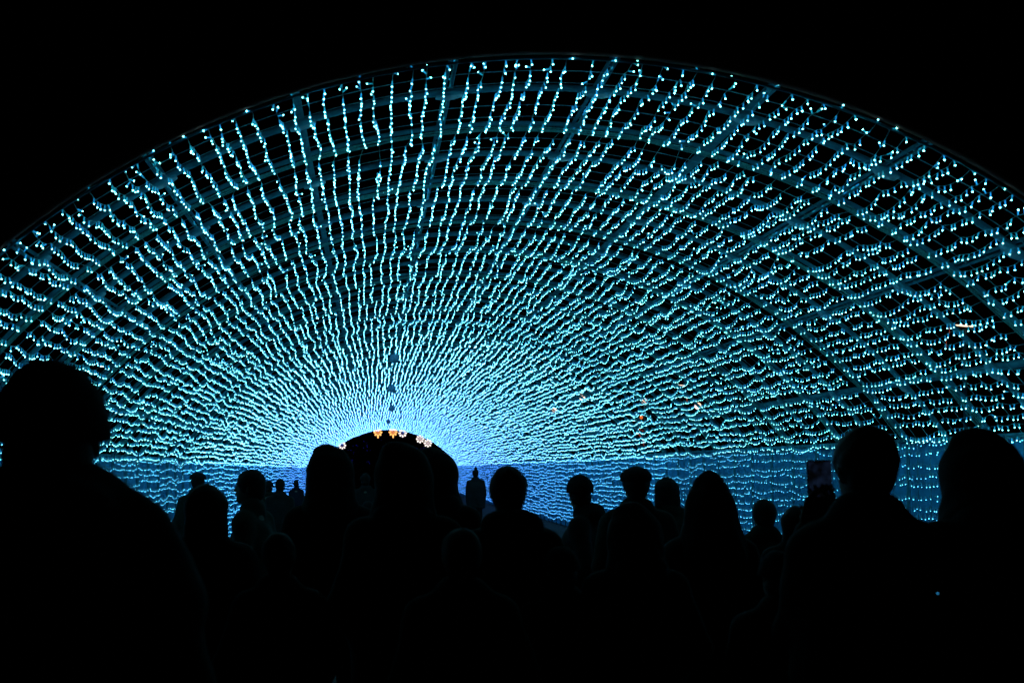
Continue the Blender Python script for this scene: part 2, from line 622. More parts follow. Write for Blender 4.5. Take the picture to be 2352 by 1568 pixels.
ORD = ['first', 'second', 'third', 'fourth', 'fifth', 'sixth', 'seventh', 'eighth', 'ninth', 'tenth', 'eleventh', 'twelfth', 'thirteenth', 'fourteenth', 'fifteenth', 'sixteenth', 'seventeenth']
DSTR = DPH / 9
for j in range(-46, 47):
    ph = j * DSTR + RNG.normal(0, 0.0007)
    side = 'right' if j > 0 else 'left'
    base = np.array([CX + (RAD + 0.02) * math.sin(ph), Y0, CZ + (RAD + 0.02) * math.cos(ph)])
    lat = np.array([math.cos(ph), 0, -math.sin(ph)])
    if abs(j) < 5:
        label = f'cyan light string on the crown of the vault, {ORD[j + 4]} right of the left crown beam'
    else:
        label = f'cyan light string, {ORD[(abs(j) - 5) % 9]} one past the {ORD[(abs(j) - 5) // 9]} vault beam {side} of the crown'
    rs = np.random.default_rng(1000 + j)
    vis = -32 <= j <= 46
    make_string(label, 'light strings along the vault', (base, lat), '', rs, n_ind=20 if vis else 4)
for sx, side in ((-1, 'left'), (1, 'right')):
    for r in range(17):
        z = FOLDZ - 0.03 - 0.137 * r
        base = np.array([CX + sx * (HALF + 0.01), Y0, z])
        lat = np.array([0, 0, 1.0])
        rs = np.random.default_rng(5000 + r * 2 + sx)
        make_string(f'bluish light string on the {side} side wall, {ORD[r]} row below the fold',
                    'light strings along the side walls', (base, lat), 'wall_', rs, n_ind=6)

# dashes that glow in place of glints on the glossy narrow beams
for k in (4, 5, 2, 7):
    ph = (k - 4.5) * DPH
    r = RAD + 0.062
    rs = np.random.default_rng(k)
    mb = MB()
    y = Y0 + 0.05
    while y < 40:
        l = rs.uniform(0.015, 0.07)
        x = r * math.sin(ph) + rs.normal(0, 0.008)
        mb.tube([(CX + x, y, CZ + r * math.cos(ph)), (CX + x, y + l, CZ + r * math.cos(ph))], 0.006, 4, ref=(0, 0, 1))
        y += l + rs.exponential(0.10) + 0.02
    o = real(empty('glint_line', (0, 0, 0)))
    g = link('glint_dashes', mb.mesh('glint_dashes', [M['cap']]), o)
    g['kind'] = 'stuff'
    mb = MB()
    mb.tube([(CX + r * math.sin(ph), Y0, CZ + r * math.cos(ph)), (CX + r * math.sin(ph), 40, CZ + r * math.cos(ph))], 0.005, 4, ref=(0, 0, 1))
    link('tube', mb.mesh('tube', [M['cable']]), o)
    which = {4: 'narrow beam just left of the crown', 5: 'narrow beam just right of the crown', 2: 'third beam left of the crown', 7: 'third beam right of the crown'}[k]
    tag(o, f'broken line of painted glints along the {which}', 'rope light', 'painted glints on the beams')

# round lanterns under the crown
for i, (px, py, rad, d, lab) in enumerate([
        (906, 823, 11.1, 20.36, 'largest of four dark round lanterns hanging in a line under the vault'),
        (900, 892, 8.6, 28.17, 'second largest dark round lantern hanging below the largest one in view'),
        (900, 938, 7.1, 36.65, 'third dark round lantern in the hanging line, above the smallest'),
        (893, 968, 4.6, 46.83, 'smallest dark round lantern, hanging just above the far opening')]):
    p = pix(px, py, d)
    R_ = rad / 2287 * d
    root = tag(empty('round_lantern', p), lab, 'lantern', 'round lanterns under the vault')
    mb = MB(); mb.ball((0, 0, 0), R_, 24, 16)
    link('shell', mb.mesh('shell', [M['lantern']], True), root)
    mb = MB()
    top = EYE + (CZ + math.sqrt(RAD ** 2 - (p.x / SCALE - CX) ** 2) - EYE) * SCALE - p.z
    mb.tube([(0, 0, R_ * 0.98), (0, 0, max(top, R_ + 0.02))], 0.004, 4, ref=(0, 1, 0))
    mb.tube([(0, 0, R_ * 0.95), (0, 0, R_ + 0.015)], 0.02, 8, ref=(0, 1, 0))
    link('hanger', mb.mesh('hanger', [M['steel']]), root)

# flower lights round the far opening
def petal_mesh(mat, length=0.20, w=0.075):
    mb = MB()
    mb.ball((0, 0, 0), 1, 10, 8, sc=(w, 0.035, length * 0.5))
    V = mb.v[0]
    t = V[:, 2] / (length * 0.5)
    V[:, 0] *= 0.85 + 0.25 * t
    V[:, 2] += 0.24
    return mb.mesh('petal', [mat], True)


pm = {'white': petal_mesh(M['petal_white']), 'orange': petal_mesh(M['petal_orange'], 0.22, 0.085)}
for px, py, kind, core, stem, size, lab in [
        (786, 1022.6, 'white', 'core_blue', 0, .92, 'white petalled flower light with dark blue centre, lowest on the left of the opening'),
        (868, 992.6, 'orange', 'core_orange', 1, 1.0, 'orange flower light with short stem, left one of the two orange ones'),
        (902.7, 992, 'orange', 'core_orange', 1, 1.0, 'orange flower light with short stem, between an orange and a white flower'),
        (924.8, 994.4, 'white', 'core_blue', 0, 1.0, 'white petalled flower light with dark blue centre, right beside an orange flower'),
        (965, 1007.9, 'white', 'core_pale', 0, .97, 'pale flower light with pale centre, upper one of the right pair'),
        (982.6, 1017.4, 'white', 'core_pale', 0, .97, 'pale flower light with pale centre, lower one of the right pair')]:
    d = (Y1 + 0.8) * SCALE
    size *= SCALE * 1.08
    p = pix(px, py, d)
    root = tag(empty('flower_light', p), lab, 'flower light', 'flower lights round the far opening')
    for q in range(8):
        o = link('petal', pm[kind], root, (0, 0, 0), (0, q * PI / 4, 0))
        o.scale = (size,) * 3
    mb = MB(); mb.ball((0, 0, 0), 0.115 * size, 14, 8, sc=(1, 0.4, 1))
    link('flower_centre', mb.mesh('flower_centre', [M[core]], True), root)
    if stem:
        mb = MB(); mb.tube([(0, -0.05, -0.28 * size), (0, -0.05, -0.46 * size)], [0.06 * size, 0.055 * size], 8, ref=(0, 1, 0))
        link('stem', mb.mesh('stem', [M['petal_orange']], True), root)

# street lamps on the road beyond the right wall, seen through the net
def lamp_post(px, py, d, r, lab, kind='globe'):
    p = pix(px, py, d)
    root = tag(empty('street_lamp', (p.x, p.y, 0)), lab, 'street lamp', 'street lamps beyond the tunnel')
    z = p.z
    mb = MB()
    mb.tube([(0, 0, 0), (0, 0, 1.0), (0, 0, z - r * 1.05)], [0.09, 0.06, 0.045], 8, ref=(0, 1, 0))
    link('pole', mb.mesh('pole', [M['steel']]), root)
    mb = MB()
    if kind == 'globe':
        mb.ball((0, 0, z), r, 14, 10)
        link('lamp_globe', mb.mesh('lamp_globe', [M['lamp_warm']], True), root)
    elif kind == 'bar':
        mb.tube([(-0.24, 0, z + 0.02), (0.24, 0, z - 0.03)], 0.02, 8)
        link('lamp_tube', mb.mesh('lamp_tube', [M['lamp_warm']], True), root)
    else:
        mb.ball((0, 0, z), r, 12, 8, sc=(1, 1, 1.2))
        link('lamp_globe', mb.mesh('lamp_globe', [M['lamp_orange']], True), root)
    return root, p


lamp_post(1273, 942, 90, 0.22, 'warm globe street lamp behind the net, leftmost and farthest')
lamp_post(1337, 912, 79, 0.24, 'warm globe street lamp behind the net, second from the left')
lamp_post(1480, 921, 60, 0.17, 'warm globe street lamp behind the net, above the orange lantern')
lamp_post(1603, 932, 50.3, 0.17, 'warm globe street lamp behind the net, rightmost of the round ones')
lamp_post(1562, 884, 53, 0.1, 'warm street lamp with a short slanted tube, high behind the net', 'bar')
lamp_post(2215, 748, 27.7, 0.1, 'warm tube street lamp glowing through the net at the right edge', 'bar')
lamp_post(1473, 958, 61, 0.10, 'orange lantern on a pole behind the net, above the red strokes', 'orange')
# red strokes given a glow of their own
for i, (pts, lab) in enumerate([
        ([(1464, 975), (1468, 968), (1474, 976), (1480, 966), (1484, 975)], 'zigzag red stroke glowing behind the net under the orange lantern'),
        ([(1467, 985), (1478, 990)], 'short red dash behind the net'),
        ([(1466, 995), (1474, 1006), (1480, 1024)], 'long slanting pinkish red stroke low behind the net'),
        ([(1577, 902), (1578, 923)], 'upright orange red stroke behind the net'),
        ([(2180.5, 752), (2181, 766)], 'short thin upright red line beside the tube lamp at the right edge'),
        ([(2173.5, 782), (2174, 800)], 'lower thin upright red line beside the tube lamp at the right edge')]):
    dd = 61 if i < 3 else (53 if i == 3 else 27.7)
    mb = MB()
    P = [pix(x, y, dd) for x, y in pts]
    mb.tube(np.array([tuple(p) for p in P]), 0.03 if i < 4 else 0.006, 6)
    o = link('red_stroke', mb.mesh('red_stroke', [M['stroke_red']]))
    tag(o, lab, 'neon tube', 'red strokes behind the net')

# trees beyond the far opening, faintly strung with blue
for i, (x, y, hgt, lab) in enumerate([(-1.2, 112, 5.2, 'dark tree beyond the far opening, left, with a few dim blue lights'),
                                      (2.2, 120, 6.5, 'dark tall tree beyond the far opening, in the middle'),
                                      (5.4, 108, 4.6, 'dark low tree beyond the far opening, on the right')]):
    root = tag(empty('tree', (x, y, 0)), lab, 'tree', 'trees beyond the far opening')
    rs = np.random.default_rng(i)
    mb = MB()
    mb.tube([(0, 0, 0), (0.05, 0, hgt * .3), (0, 0.05, hgt * .7)], [0.16, 0.11, 0.04], 8, ref=(0, 1, 0))
    for q in range(6):
        a = q * 1.05
        mb.tube([(0.02, 0, hgt * (.3 + .05 * q)), (math.cos(a) * .9, math.sin(a) * .9, hgt * (.55 + .05 * q))], [0.05, 0.015], 5, ref=(0, 1, .1))
    link('trunk', mb.mesh('trunk', [M['bark']]), root)
    N = 1500
    u = rs.normal(0, 1, (N, 3)); u /= np.linalg.norm(u, axis=1, keepdims=True)
    cen = u * rs.random((N, 1)) ** .4 * [1.6, 1.6, hgt * .33] + [0, 0, hgt * .66]
    cen += 0.2 * np.sin(cen * 4)
    A = rs.normal(0, .09, (N, 3)); B = rs.normal(0, .09, (N, 3))
    V = np.stack([cen, cen + A, cen + B], 1).reshape(-1, 3)
    cr = link('crown', mesh_np('crown', V, np.arange(N * 3).reshape(-1, 3), [M['leaf']]), root)
    mb = MB()
    for q in range(30 if i != 1 else 12):
        mb.ball(cen[q], 0.03, 4, 3)
    o = link('blue_lights', mb.mesh('blue_lights', [M['blue_led']]), root)
    o['kind'] = 'stuff'

# ------------------------------------------------------------------ people: bodies grown as one surface from a blended distance field
class Field:
    def __init__(s, lo, hi, h):
        s.h = h
        s.lo = np.asarray(lo, float)
        n = np.ceil((np.asarray(hi, float) - s.lo) / h).astype(int) + 1
        s.ax = [s.lo[i] + h * np.arange(n[i]) for i in range(3)]
        s.F = np.full(tuple(n), 1.0, dtype=np.float32)

    def _box(s, lo, hi):
        sl = []
        for i in range(3):
            a = int(max(0, math.floor((lo[i] - s.lo[i]) / s.h)))
            b = int(min(s.F.shape[i], math.ceil((hi[i] - s.lo[i]) / s.h) + 1))
            sl.append(slice(a, max(b, a)))
        G = np.meshgrid(*[s.ax[i][sl[i]] for i in range(3)], indexing='ij')
        return tuple(sl), np.stack(G, -1)

    def _join(s, sl, d, k, mode):
        f = s.F[sl]
        if mode == 'add':
            if k > 0:
                hh = np.clip(0.5 + 0.5 * (f - d) / k, 0, 1)
                s.F[sl] = f * (1 - hh) + d * hh - k * hh * (1 - hh)
            else:
                s.F[sl] = np.minimum(f, d)
        else:
            s.F[sl] = np.maximum(f, -d)

    def cap(s, a, b, ra, rb=None, k=0.03, flat=None, mode='add'):
        """tapered capsule; flat = (axis, factor) squeezes it"""
        rb = ra if rb is None else rb
        a, b = np.asarray(a, float), np.asarray(b, float)
        m = max(ra, rb) + 2 * k + 3 * s.h
        if flat is not None:
            m *= max(1, 1 / flat[1])
        sl, G = s._box(np.minimum(a, b) - m, np.maximum(a, b) + m)
        if G.size == 0:
            return
        ba = b - a
        t = np.clip(((G - a) @ ba) / (ba @ ba + 1e-12), 0, 1)
        D = G - a - t[..., None] * ba
        if flat is not None:
            D = D.copy()
            D[..., flat[0]] /= flat[1]
        d = np.linalg.norm(D, axis=-1) - (ra + (rb - ra) * t)
        s._join(sl, d, k, mode)

    def ell(s, c, r, k=0.02, mode='add', R=None):
        c, r = np.asarray(c, float), np.asarray(r, float)
        m = max(r) + 2 * k + 3 * s.h
        sl, G = s._box(c - m, c + m)
        if G.size == 0:
            return
        D = G - c
        if R is not None:
            D = D @ R
        q = D / r
        k0 = np.linalg.norm(q, axis=-1)
        k1 = np.linalg.norm(q / r, axis=-1) + 1e-9
        s._join(sl, k0 * (k0 - 1) / k1, k, mode)

    def cut_box(s, lo, hi):
        sl, G = s._box(lo, hi)
        s.F[sl] = np.maximum(s.F[sl], 0.02)

    def rough(s, amp, freq, seed):
        rs = np.random.default_rng(seed)
        G = np.meshgrid(*s.ax, indexing='ij')
        n = 0
        for q in range(5):
            w = rs.normal(0, 1, 3)
            w = w / np.linalg.norm(w) * freq * (1 + q * 0.7)
            n = n + np.sin(G[0] * w[0] + G[1] * w[1] + G[2] * w[2] + rs.uniform(0, 6)) / (1 + q * 0.5)
        s.F += (amp * n / 2).astype(np.float32)

    def mesh_arrays(s):
        F = s.F
        F = np.pad(F, 1, constant_values=1.0)
        S = F < 0
        nx, ny, nz = F.shape
        C = np.zeros((nx - 1, ny - 1, nz - 1, 3))
        N = np.zeros((nx - 1, ny - 1, nz - 1))
        for ax in range(3):
            sa = [slice(None)] * 3; sb = [slice(None)] * 3
            sa[ax] = slice(0, -1); sb[ax] = slice(1, None)
            A, B = F[tuple(sa)], F[tuple(sb)]
            cr = S[tuple(sa)] != S[tuple(sb)]
            t = np.where(cr, A / np.where(cr, A - B, 1), 0)
            o = [a for a in range(3) if a != ax]
            for d0 in (0, 1):
                for d1 in (0, 1):
                    sl = [slice(None)] * 3
                    sl[ax] = slice(0, F.shape[ax] - 1)
                    sl[o[0]] = slice(d0, F.shape[o[0]] - 1 + d0)
                    sl[o[1]] = slice(d1, F.shape[o[1]] - 1 + d1)
                    c_e, t_e = cr[tuple(sl)], t[tuple(sl)]
                    N += c_e
                    C[..., ax] += np.where(c_e, t_e, 0)
                    C[..., o[0]] += c_e * d0
                    C[..., o[1]] += c_e * d1
        has = N > 0
        idx = np.full(has.shape, -1)
        idx[has] = np.arange(has.sum())
        ii = np.argwhere(has)
        V = (ii + C[has] / N[has][:, None] - 1) * s.h + s.lo
        Qs = []
        for ax in range(3):
            sa = [slice(None)] * 3; sb = [slice(None)] * 3
            sa[ax] = slice(0, -1); sb[ax] = slice(1, None)
            a_in, b_in = S[tuple(sa)], S[tuple(sb)]
            o1, o2 = (ax + 1) % 3, (ax + 2) % 3
            for flip, cond in ((False, a_in & ~b_in), (True, ~a_in & b_in)):
                e = np.argwhere(cond)
                if not len(e):
                    continue
                q = []
                for d1, d2 in ((0, 0), (-1, 0), (-1, -1), (0, -1)):
                    p = e.copy()
                    p[:, o1] += d1; p[:, o2] += d2
                    q.append(idx[p[:, 0], p[:, 1], p[:, 2]])
                q = np.stack(q, -1)
                if flip:
                    q = q[:, ::-1]
                Qs.append(q)
        Q = np.concatenate(Qs) if Qs else np.zeros((0, 4), int)
        Q = Q[(Q >= 0).all(1)]
        return V, Q


def hand_field(side, grip):
    """hand in its own frame: wrist at the origin, fingers along -Z, palm facing +Y, thumb towards -X*side"""
    f = Field((-0.075, -0.05, -0.215), (0.075, 0.10, 0.03), 0.0042)
    f.cap((0, 0, 0.02), (0, 0, -0.03), 0.026, 0.028, 0.012, (1, .72))
    f.cap((-0.022, 0, -0.03), (-0.026, 0, -0.09), 0.019, 0.016, 0.012, (1, .75))
    f.cap((0.0, 0, -0.03), (0.002, 0, -0.095), 0.02, 0.016, 0.012, (1, .75))
    f.cap((0.022, 0, -0.03), (0.026, 0, -0.085), 0.019, 0.015, 0.012, (1, .75))
    for q, (x, L_) in enumerate([(-0.030, 0.072), (-0.010, 0.080), (0.011, 0.074), (0.030, 0.058)]):
        p = np.array([x, 0.0, -0.092 if q < 3 else -0.084])
        ang = 0.15
        r = [0.0088, 0.0082, 0.0074, 0.0066]
        for j, fr in enumerate((0.42, 0.32, 0.26)):
            ang += [0.25, 0.35, 0.25][j] * (0.45 if grip == 0 else 2.6 * grip)
            d = np.array([x * 0.6, math.sin(ang), -math.cos(ang)])
            d /= np.linalg.norm(d)
            e = p + d * L_ * fr
            f.cap(p, e, r[j], r[j + 1], 0.004)
            p = e
    p = np.array([-0.024, 0.006, -0.03])
    for j, (d, l, r) in enumerate([((-0.75, 0.35, -0.55), 0.042, 0.013), ((-0.5, 0.45, -0.8), 0.032, 0.0105), ((-0.15, 0.5, -0.9), 0.026, 0.009)]):
        d = np.array(d); d = d / np.linalg.norm(d)
        e = p + d * l
        f.cap(p, e, r, r - 0.0015, 0.006)
        p = e
    V, Q = f.mesh_arrays()
    if side < 0:
        V[:, 0] *= -1
        Q = Q[:, ::-1]
    return V, Q


HANDS = {(sd, g_): hand_field(sd, g_) for sd in (-1, 1) for g_ in (0, 0.35, 0.5)}


def frame_to(d, palm):
    """rotation with local -Z along d and local +Y near palm"""
    d = np.asarray(d, float); d = d / np.linalg.norm(d)
    z = -d
    y = np.asarray(palm, float) - (np.asarray(palm, float) @ z) * z
    y /= np.linalg.norm(y)
    x = np.cross(y, z)
    return np.stack([x, y, z], -1)


def person(px, top, dist, head='short', coat='coat_black', label='', heading=0.0, girth=1.0, arms='down', head_turn=0.0, res=None, lean=0.0,
           hood_back=False, hat_col='knit'):
    p = pix(px, top, dist)
    extra = {'short': 0.008, 'long': 0.012, 'hood': 0.035, 'beanie': 0.02, 'bun': 0.07, 'cap': 0.016, 'bald': 0.0, 'pointed': 0.07, 'pompom': 0.06, 'bob': .015}[head]
    H = p.z - extra
    k = H / 1.75
    root = empty('person', (p.x, p.y, 0), (0, 0, heading))
    tag(root, label, 'person', 'people in the crowd')
    h = res or (0.012 if dist < 9 else 0.02)
    gx = girth
    J = dict(hip=0.10, sh=0.185)
    sh = {s: np.array([s * 0.172 * k, -0.01, 1.375 * k]) for s in (-1, 1)}
    def arm(s):
        a = sh[s]
        if arms == 'down' or (arms == 'left_raised' and s == 1 and False):
            e = a + np.array([s * 0.055, -0.03, -0.285]) * k
            w = e + np.array([s * -0.01, 0.06, -0.25]) * k
            pd, palm, g_ = (w - e), np.array([-s, 0.2, 0]), 0
        elif arms == 'pockets':
            e = a + np.array([s * 0.10, -0.06, -0.27]) * k
            w = e + np.array([s * -0.075, 0.15, -0.17]) * k
            pd, palm, g_ = (w - e), np.array([-s, 0.2, 0]), 0
        elif arms == 'phone':
            e = a + np.array([s * 0.015, 0.13, -0.25]) * k
            w = np.array([PH[0] + s * 0.048, PH[1] + 0.0, PH[2] - 0.17])
            pd, palm, g_ = np.array([-s * 0.30, 0.05, 1.0]), np.array([-s * 0.5, -0.8, 0.1]), 0.35
        elif arms == 'raised':
            e = a + np.array([s * 0.10, 0.14, -0.20]) * k
            w = e + np.array([s * -0.10, 0.16, 0.20]) * k
            pd, palm, g_ = (w - e), np.array([-s, 0.1, 0.3]), 0.5
        return a, e, w, pd, palm, g_
    PH = np.array([0.012, 0.36, 1.645])
    A = {s: arm(s) for s in (-1, 1)}
    hc = np.array([0, 0.015 + lean * 0.6, 1.635]) * k
    ca, sa = math.cos(head_turn), math.sin(head_turn)
    HR = np.array([[ca, -sa, 0], [sa, ca, 0], [0, 0, 1]])
    def hp(v):
        return hc + (HR @ np.asarray(v, float)) * k
    # ---- body
    f = Field((-0.62 * k, -0.42, -0.0), (0.62 * k, 0.75, H + 0.02), h)
    f.ell(hp((0, -0.005, 0.018)), np.array([0.073, 0.093, 0.098]) * k, 0.02, R=HR)
    f.ell(hp((0, 0.035, -0.05)), np.array([0.056, 0.062, 0.072]) * k, 0.03, R=HR)
    f.cap(hp((0, 0.086, 0.012)), hp((0, 0.108, -0.022)), 0.009 * k, 0.014 * k, 0.012)       # nose
    f.cap(hp((-0.022, 0.088, -0.056)), hp((0.022, 0.088, -0.056)), 0.008 * k, None, 0.008)   # mouth
    f.ell(hp((0, 0.082, -0.095)), np.array([0.022, 0.018, 0.018]) * k, 0.02, R=HR)
    for s in (-1, 1):
        f.ell(hp((s * 0.077, -0.005, -0.005)), np.array([0.010, 0.018, 0.032]) * k, 0.008, R=HR)   # ears
        f.cap(hp((s * 0.012, 0.088, 0.028)), hp((s * 0.05, 0.074, 0.030)), 0.009 * k, 0.008 * k, 0.01)
        f.ell(hp((s * 0.031, 0.098, 0.006)), np.array([0.018, 0.014, 0.010]) * k, 0, 'cut', HR)
        f.ell(hp((s * 0.031, 0.080, 0.006)), np.array([0.013, 0.013, 0.012]) * k, 0, R=HR)
    f.cap(hp((0, -0.015, -0.07)), np.array([0, -0.012, 1.42]) * k, 0.056 * k, 0.064 * k, 0.03)
    f.cap(sh[-1], sh[1], 0.050 * k, None, 0.05)
    for s in (-1, 1):
        f.cap(np.array([s * 0.03, -0.015, 1.45]) * k, sh[s], 0.045 * k, 0.05 * k, 0.04)
    f.ell(np.array([0, 0, 1.23]) * k, np.array([0.165, 0.115, 0.19]) * k * [gx, gx, 1], 0.06)
    f.ell(np.array([0, 0, 1.02]) * k, np.array([0.150, 0.105, 0.17]) * k * [gx, gx, 1], 0.06)
    for s in (-1, 1):
        hip = np.array([s * 0.09, 0, 0.93]) * k
        kn = np.array([s * 0.10, 0.015, 0.49]) * k
        an = np.array([s * 0.10, -0.015, 0.09]) * k
        f.cap(hip, kn, 0.088 * k, 0.055 * k, 0.04)
        f.cap(kn, an, 0.054 * k, 0.036 * k, 0.02)
        f.cap(an + [0, -0.01, -0.045 * k], an + np.array([s * 0.01, 0.16 * k, -0.055 * k]), 0.036 * k, 0.028 * k, 0.02)
        a, e, w, *_ = A[s]
        f.cap(a, e, 0.046 * k, 0.038 * k, 0.03)
        f.cap(e, w, 0.037 * k, 0.026 * k, 0.02)
    V, Q = f.mesh_arrays()
    Vs, Qs, n = [V], [Q], len(V)
    for s in (-1, 1):
        a, e, w, pd, palm, g_ = A[s]
        if arms == 'pockets' or dist > 11:
            if arms == 'pockets':
                continue
        hv, hq = HANDS[(s, g_)]
        R = frame_to(pd, palm)
        Vs.append((hv * k) @ R.T + w)
        Qs.append(hq + n)
        n += len(hv)
    link('body', mesh_np('body', np.concatenate(Vs), np.concatenate(Qs), [M['skin']], smooth=True), root)
    # ---- coat
    f = Field((-0.66 * k, -0.45, 0.55 * k), (0.66 * k, 0.78, 1.62 * k), h)
    t = 0.035 * k
    for s in (-1, 1):
        a, e, w, *_ = A[s]
        w2 = w + (e - w) * 0.06
        f.cap(a + [0, 0, 0.01], e, 0.062 * k + 0.012, 0.056 * k, 0.03)
        f.cap(e, w2, 0.054 * k, 0.042 * k, 0.025)
        f.cap(np.array([s * 0.045, -0.012, 1.475]) * k, a + [0, 0, 0.005 * k], 0.052 * k, 0.060 * k, 0.05)
        f.cap(np.array([s * 0.09, 0, 0.98]) * k, np.array([s * 0.10, 0.0, 0.72]) * k, 0.125 * k * gx, 0.120 * k * gx, 0.05)
    f.ell(np.array([0, 0, 1.22]) * k, np.array([0.205, 0.155, 0.215]) * k * [gx, gx, 1], 0.06)
    f.ell(np.array([0, 0, 1.03]) * k, np.array([0.195, 0.150, 0.22]) * k * [gx, gx, 1], 0.07)
    f.cap(np.array([-0.03, -0.012, 1.49]) * k, np.array([0.03, -0.012, 1.485]) * k, 0.076 * k, None, 0.04)   # collar
    if hood_back:
        hb = min(float(hood_back), 1.15)
        f.ell(np.array([0, -0.095, 1.475 + 0.12 * (hb - 1)]) * k, np.array([0.125 * hb, 0.08, 0.078 * (1 + .35 * (hb - 1))]) * k, 0.05)
    if hood_back > 1.3:       # thick padded shoulders
        for s in (-1, 1):
            f.cap(np.array([s * 0.06, -0.03, 1.525]) * k, np.array([s * 0.155, -0.02, 1.46]) * k, 0.068 * k, 0.066 * k, 0.03)
            f.cap(np.array([s * 0.155, -0.02, 1.46]) * k, np.array([s * 0.205, -0.02, 1.35]) * k, 0.066 * k, 0.072 * k, 0.03)
    f.rough(0.007, 16, int(px) + 3)
    f.cut_box((-1, -1, 0.5), (1, 1, 0.66 * k))
    V, Q = f.mesh_arrays()
    link('coat', mesh_np('coat', V, Q, [M[coat]], smooth=True), root)
    # ---- trousers and shoes
    f = Field((-0.30 * k, -0.3, 0.03), (0.30 * k, 0.35, 1.0 * k), h)
    for s in (-1, 1):
        f.cap(np.array([s * 0.09, 0, 0.90]) * k, np.array([s * 0.10, 0.015, 0.49]) * k, 0.104 * k, 0.074 * k, 0.02)
        f.cap(np.array([s * 0.10, 0.015, 0.49]) * k, np.array([s * 0.10, -0.015, 0.10]) * k, 0.074 * k, 0.060 * k, 0.02)
    f.rough(0.005, 24, int(px) + 4)
    V, Q = f.mesh_arrays()
    link('trousers', mesh_np('trousers', V, Q, [M['trousers']], smooth=True), root)
    for s in (-1, 1):
        f = Field((s * 0.10 * k - 0.09, -0.12, -0.004), (s * 0.10 * k + 0.09, 0.26, 0.15 * k), h)
        f.cap(np.array([s * 0.10, -0.04, 0.06]) * k, np.array([s * 0.11, 0.16, 0.042]) * k, 0.05 * k, 0.042 * k, 0.02)
        f.cap(np.array([s * 0.10, -0.02, 0.06]) * k, np.array([s * 0.10, -0.015, 0.12]) * k, 0.05 * k, None, 0.02)
        f.cut_box((-1, -1, -1), (1, 1, 0.004))
        V, Q = f.mesh_arrays()
        link('shoe', mesh_np('shoe', V, Q, [M['shoe']], smooth=True), root)
    # ---- hair or head wear
    f = Field(hc - [0.22, 0.25, 0.50 * k], hc + [0.22, 0.25, 0.24], min(h, 0.012))
    e_ = np.array
    if head in ('short', 'cap', 'long', 'bob', 'bun', 'bald'):
        g_ = 0.006 if head == 'bald' else 0.013
        f.ell(hp((0, -0.012, 0.024)), e_([0.076 + g_, 0.094 + g_, 0.094 + g_]) * k, 0.02, R=HR)
        f.ell(hp((0, -0.05, -0.045)), e_([0.062, 0.055, 0.06]) * k, 0.03, R=HR)
    if head in ('long', 'bob'):
        zl = -0.30 if head == 'long' else -0.12
        for s in (-1, 0, 1):
            f.cap(hp((s * 0.055, -0.035, 0.02)), hp((s * 0.075, -0.055, zl)), 0.055 * k, 0.042 * k, 0.04)
    if head == 'bun':
        f.ell(hp((0, -0.03, 0.15)), e_([0.045, 0.045, 0.04]) * k, 0.015)
    hair = None
    if head in ('short', 'cap', 'long', 'bob', 'bun', 'bald'):
        f.ell(hp((0, 0.085, -0.045)), e_([0.062, 0.06, 0.105]) * k, 0, 'cut', HR)
        f.rough(0.004, 60, int(px))
        V, Q = f.mesh_arrays()
        hair = link('hair', mesh_np('hair', V, Q, [M['hair']], smooth=True), root)
    if head == 'cap':
        f = Field(hc - [0.22, 0.25, 0.1], hc + [0.22, 0.26, 0.2], 0.01)
        f.ell(hp((0, -0.005, 0.055)), e_([0.104, 0.118, 0.072]) * k, 0.01, R=HR)
        f.cap(hp((-0.04, 0.11, 0.040)), hp((0.04, 0.11, 0.040)), 0.045 * k, None, 0.01, (2, .22))
        f.cut_box(hc - [0.3, 0.3, 0.4], hc + np.array([0.3, 0.3, 0.018]) * k)
        V, Q = f.mesh_arrays()
        link('flat_cap', mesh_np('flat_cap', V, Q, [M[hat_col]], smooth=True), root)
    if head in ('beanie', 'pompom'):
        f.ell(hp((0, -0.008, 0.035)), e_([0.097, 0.115, 0.110]) * k, 0.02, R=HR)
        f.cap(hp((-0.03, -0.01, 0.012)), hp((0.03, -0.01, 0.012)), 0.075 * k, None, 0.01)
        if head == 'pompom':
            f.ell(hp((0, -0.02, 0.165)), e_([0.038, 0.038, 0.034]) * k, 0.008)
        f.cut_box(hc - [0.3, 0.3, 0.6], hc + np.array([0.3, 0.3, -0.012]) * k)
        f.rough(0.003, 70, int(px))
        V, Q = f.mesh_arrays()
        link('knitted_hat', mesh_np('knitted_hat', V, Q, [M[hat_col]], smooth=True), root)
        f = Field(hc - [0.16, 0.2, 0.16], hc + [0.16, 0.2, 0.14], 0.012)
        f.ell(hp((0, -0.03, -0.03)), e_([0.080, 0.080, 0.075]) * k, 0.02, R=HR)
        f.ell(hp((0, 0.085, -0.045)), e_([0.062, 0.06, 0.105]) * k, 0, 'cut', HR)
        V, Q = f.mesh_arrays()
        link('hair', mesh_np('hair', V, Q, [M['hair']], smooth=True), root)
    if head in ('hood', 'pointed'):
        f.ell(hp((0, -0.015, 0.015)), e_([0.118, 0.128, 0.128]) * k, 0.03, R=HR)
        f.cap(hp((0, -0.03, -0.03)), e_([0, -0.02, 1.47]) * k, 0.115 * k, 0.145 * k, 0.05)
        if head == 'pointed':
            f.ell(hp((0, -0.02, 0.11)), e_([0.062, 0.07, 0.08]) * k, 0.07)
            f.cap(hp((0, -0.03, -0.08)), e_([0, -0.03, 1.38]) * k, 0.135 * k, 0.20 * k, 0.05, (1, .8))
        else:
            f.ell(hp((-0.03, -0.01, 0.115)), e_([0.060, 0.06, 0.035]) * k, 0.03)
        f.ell(hp((0, 0.125, -0.01)), e_([0.078, 0.085, 0.105]) * k, 0, 'cut', HR)
        f.rough(0.006, 30, int(px))
        V, Q = f.mesh_arrays()
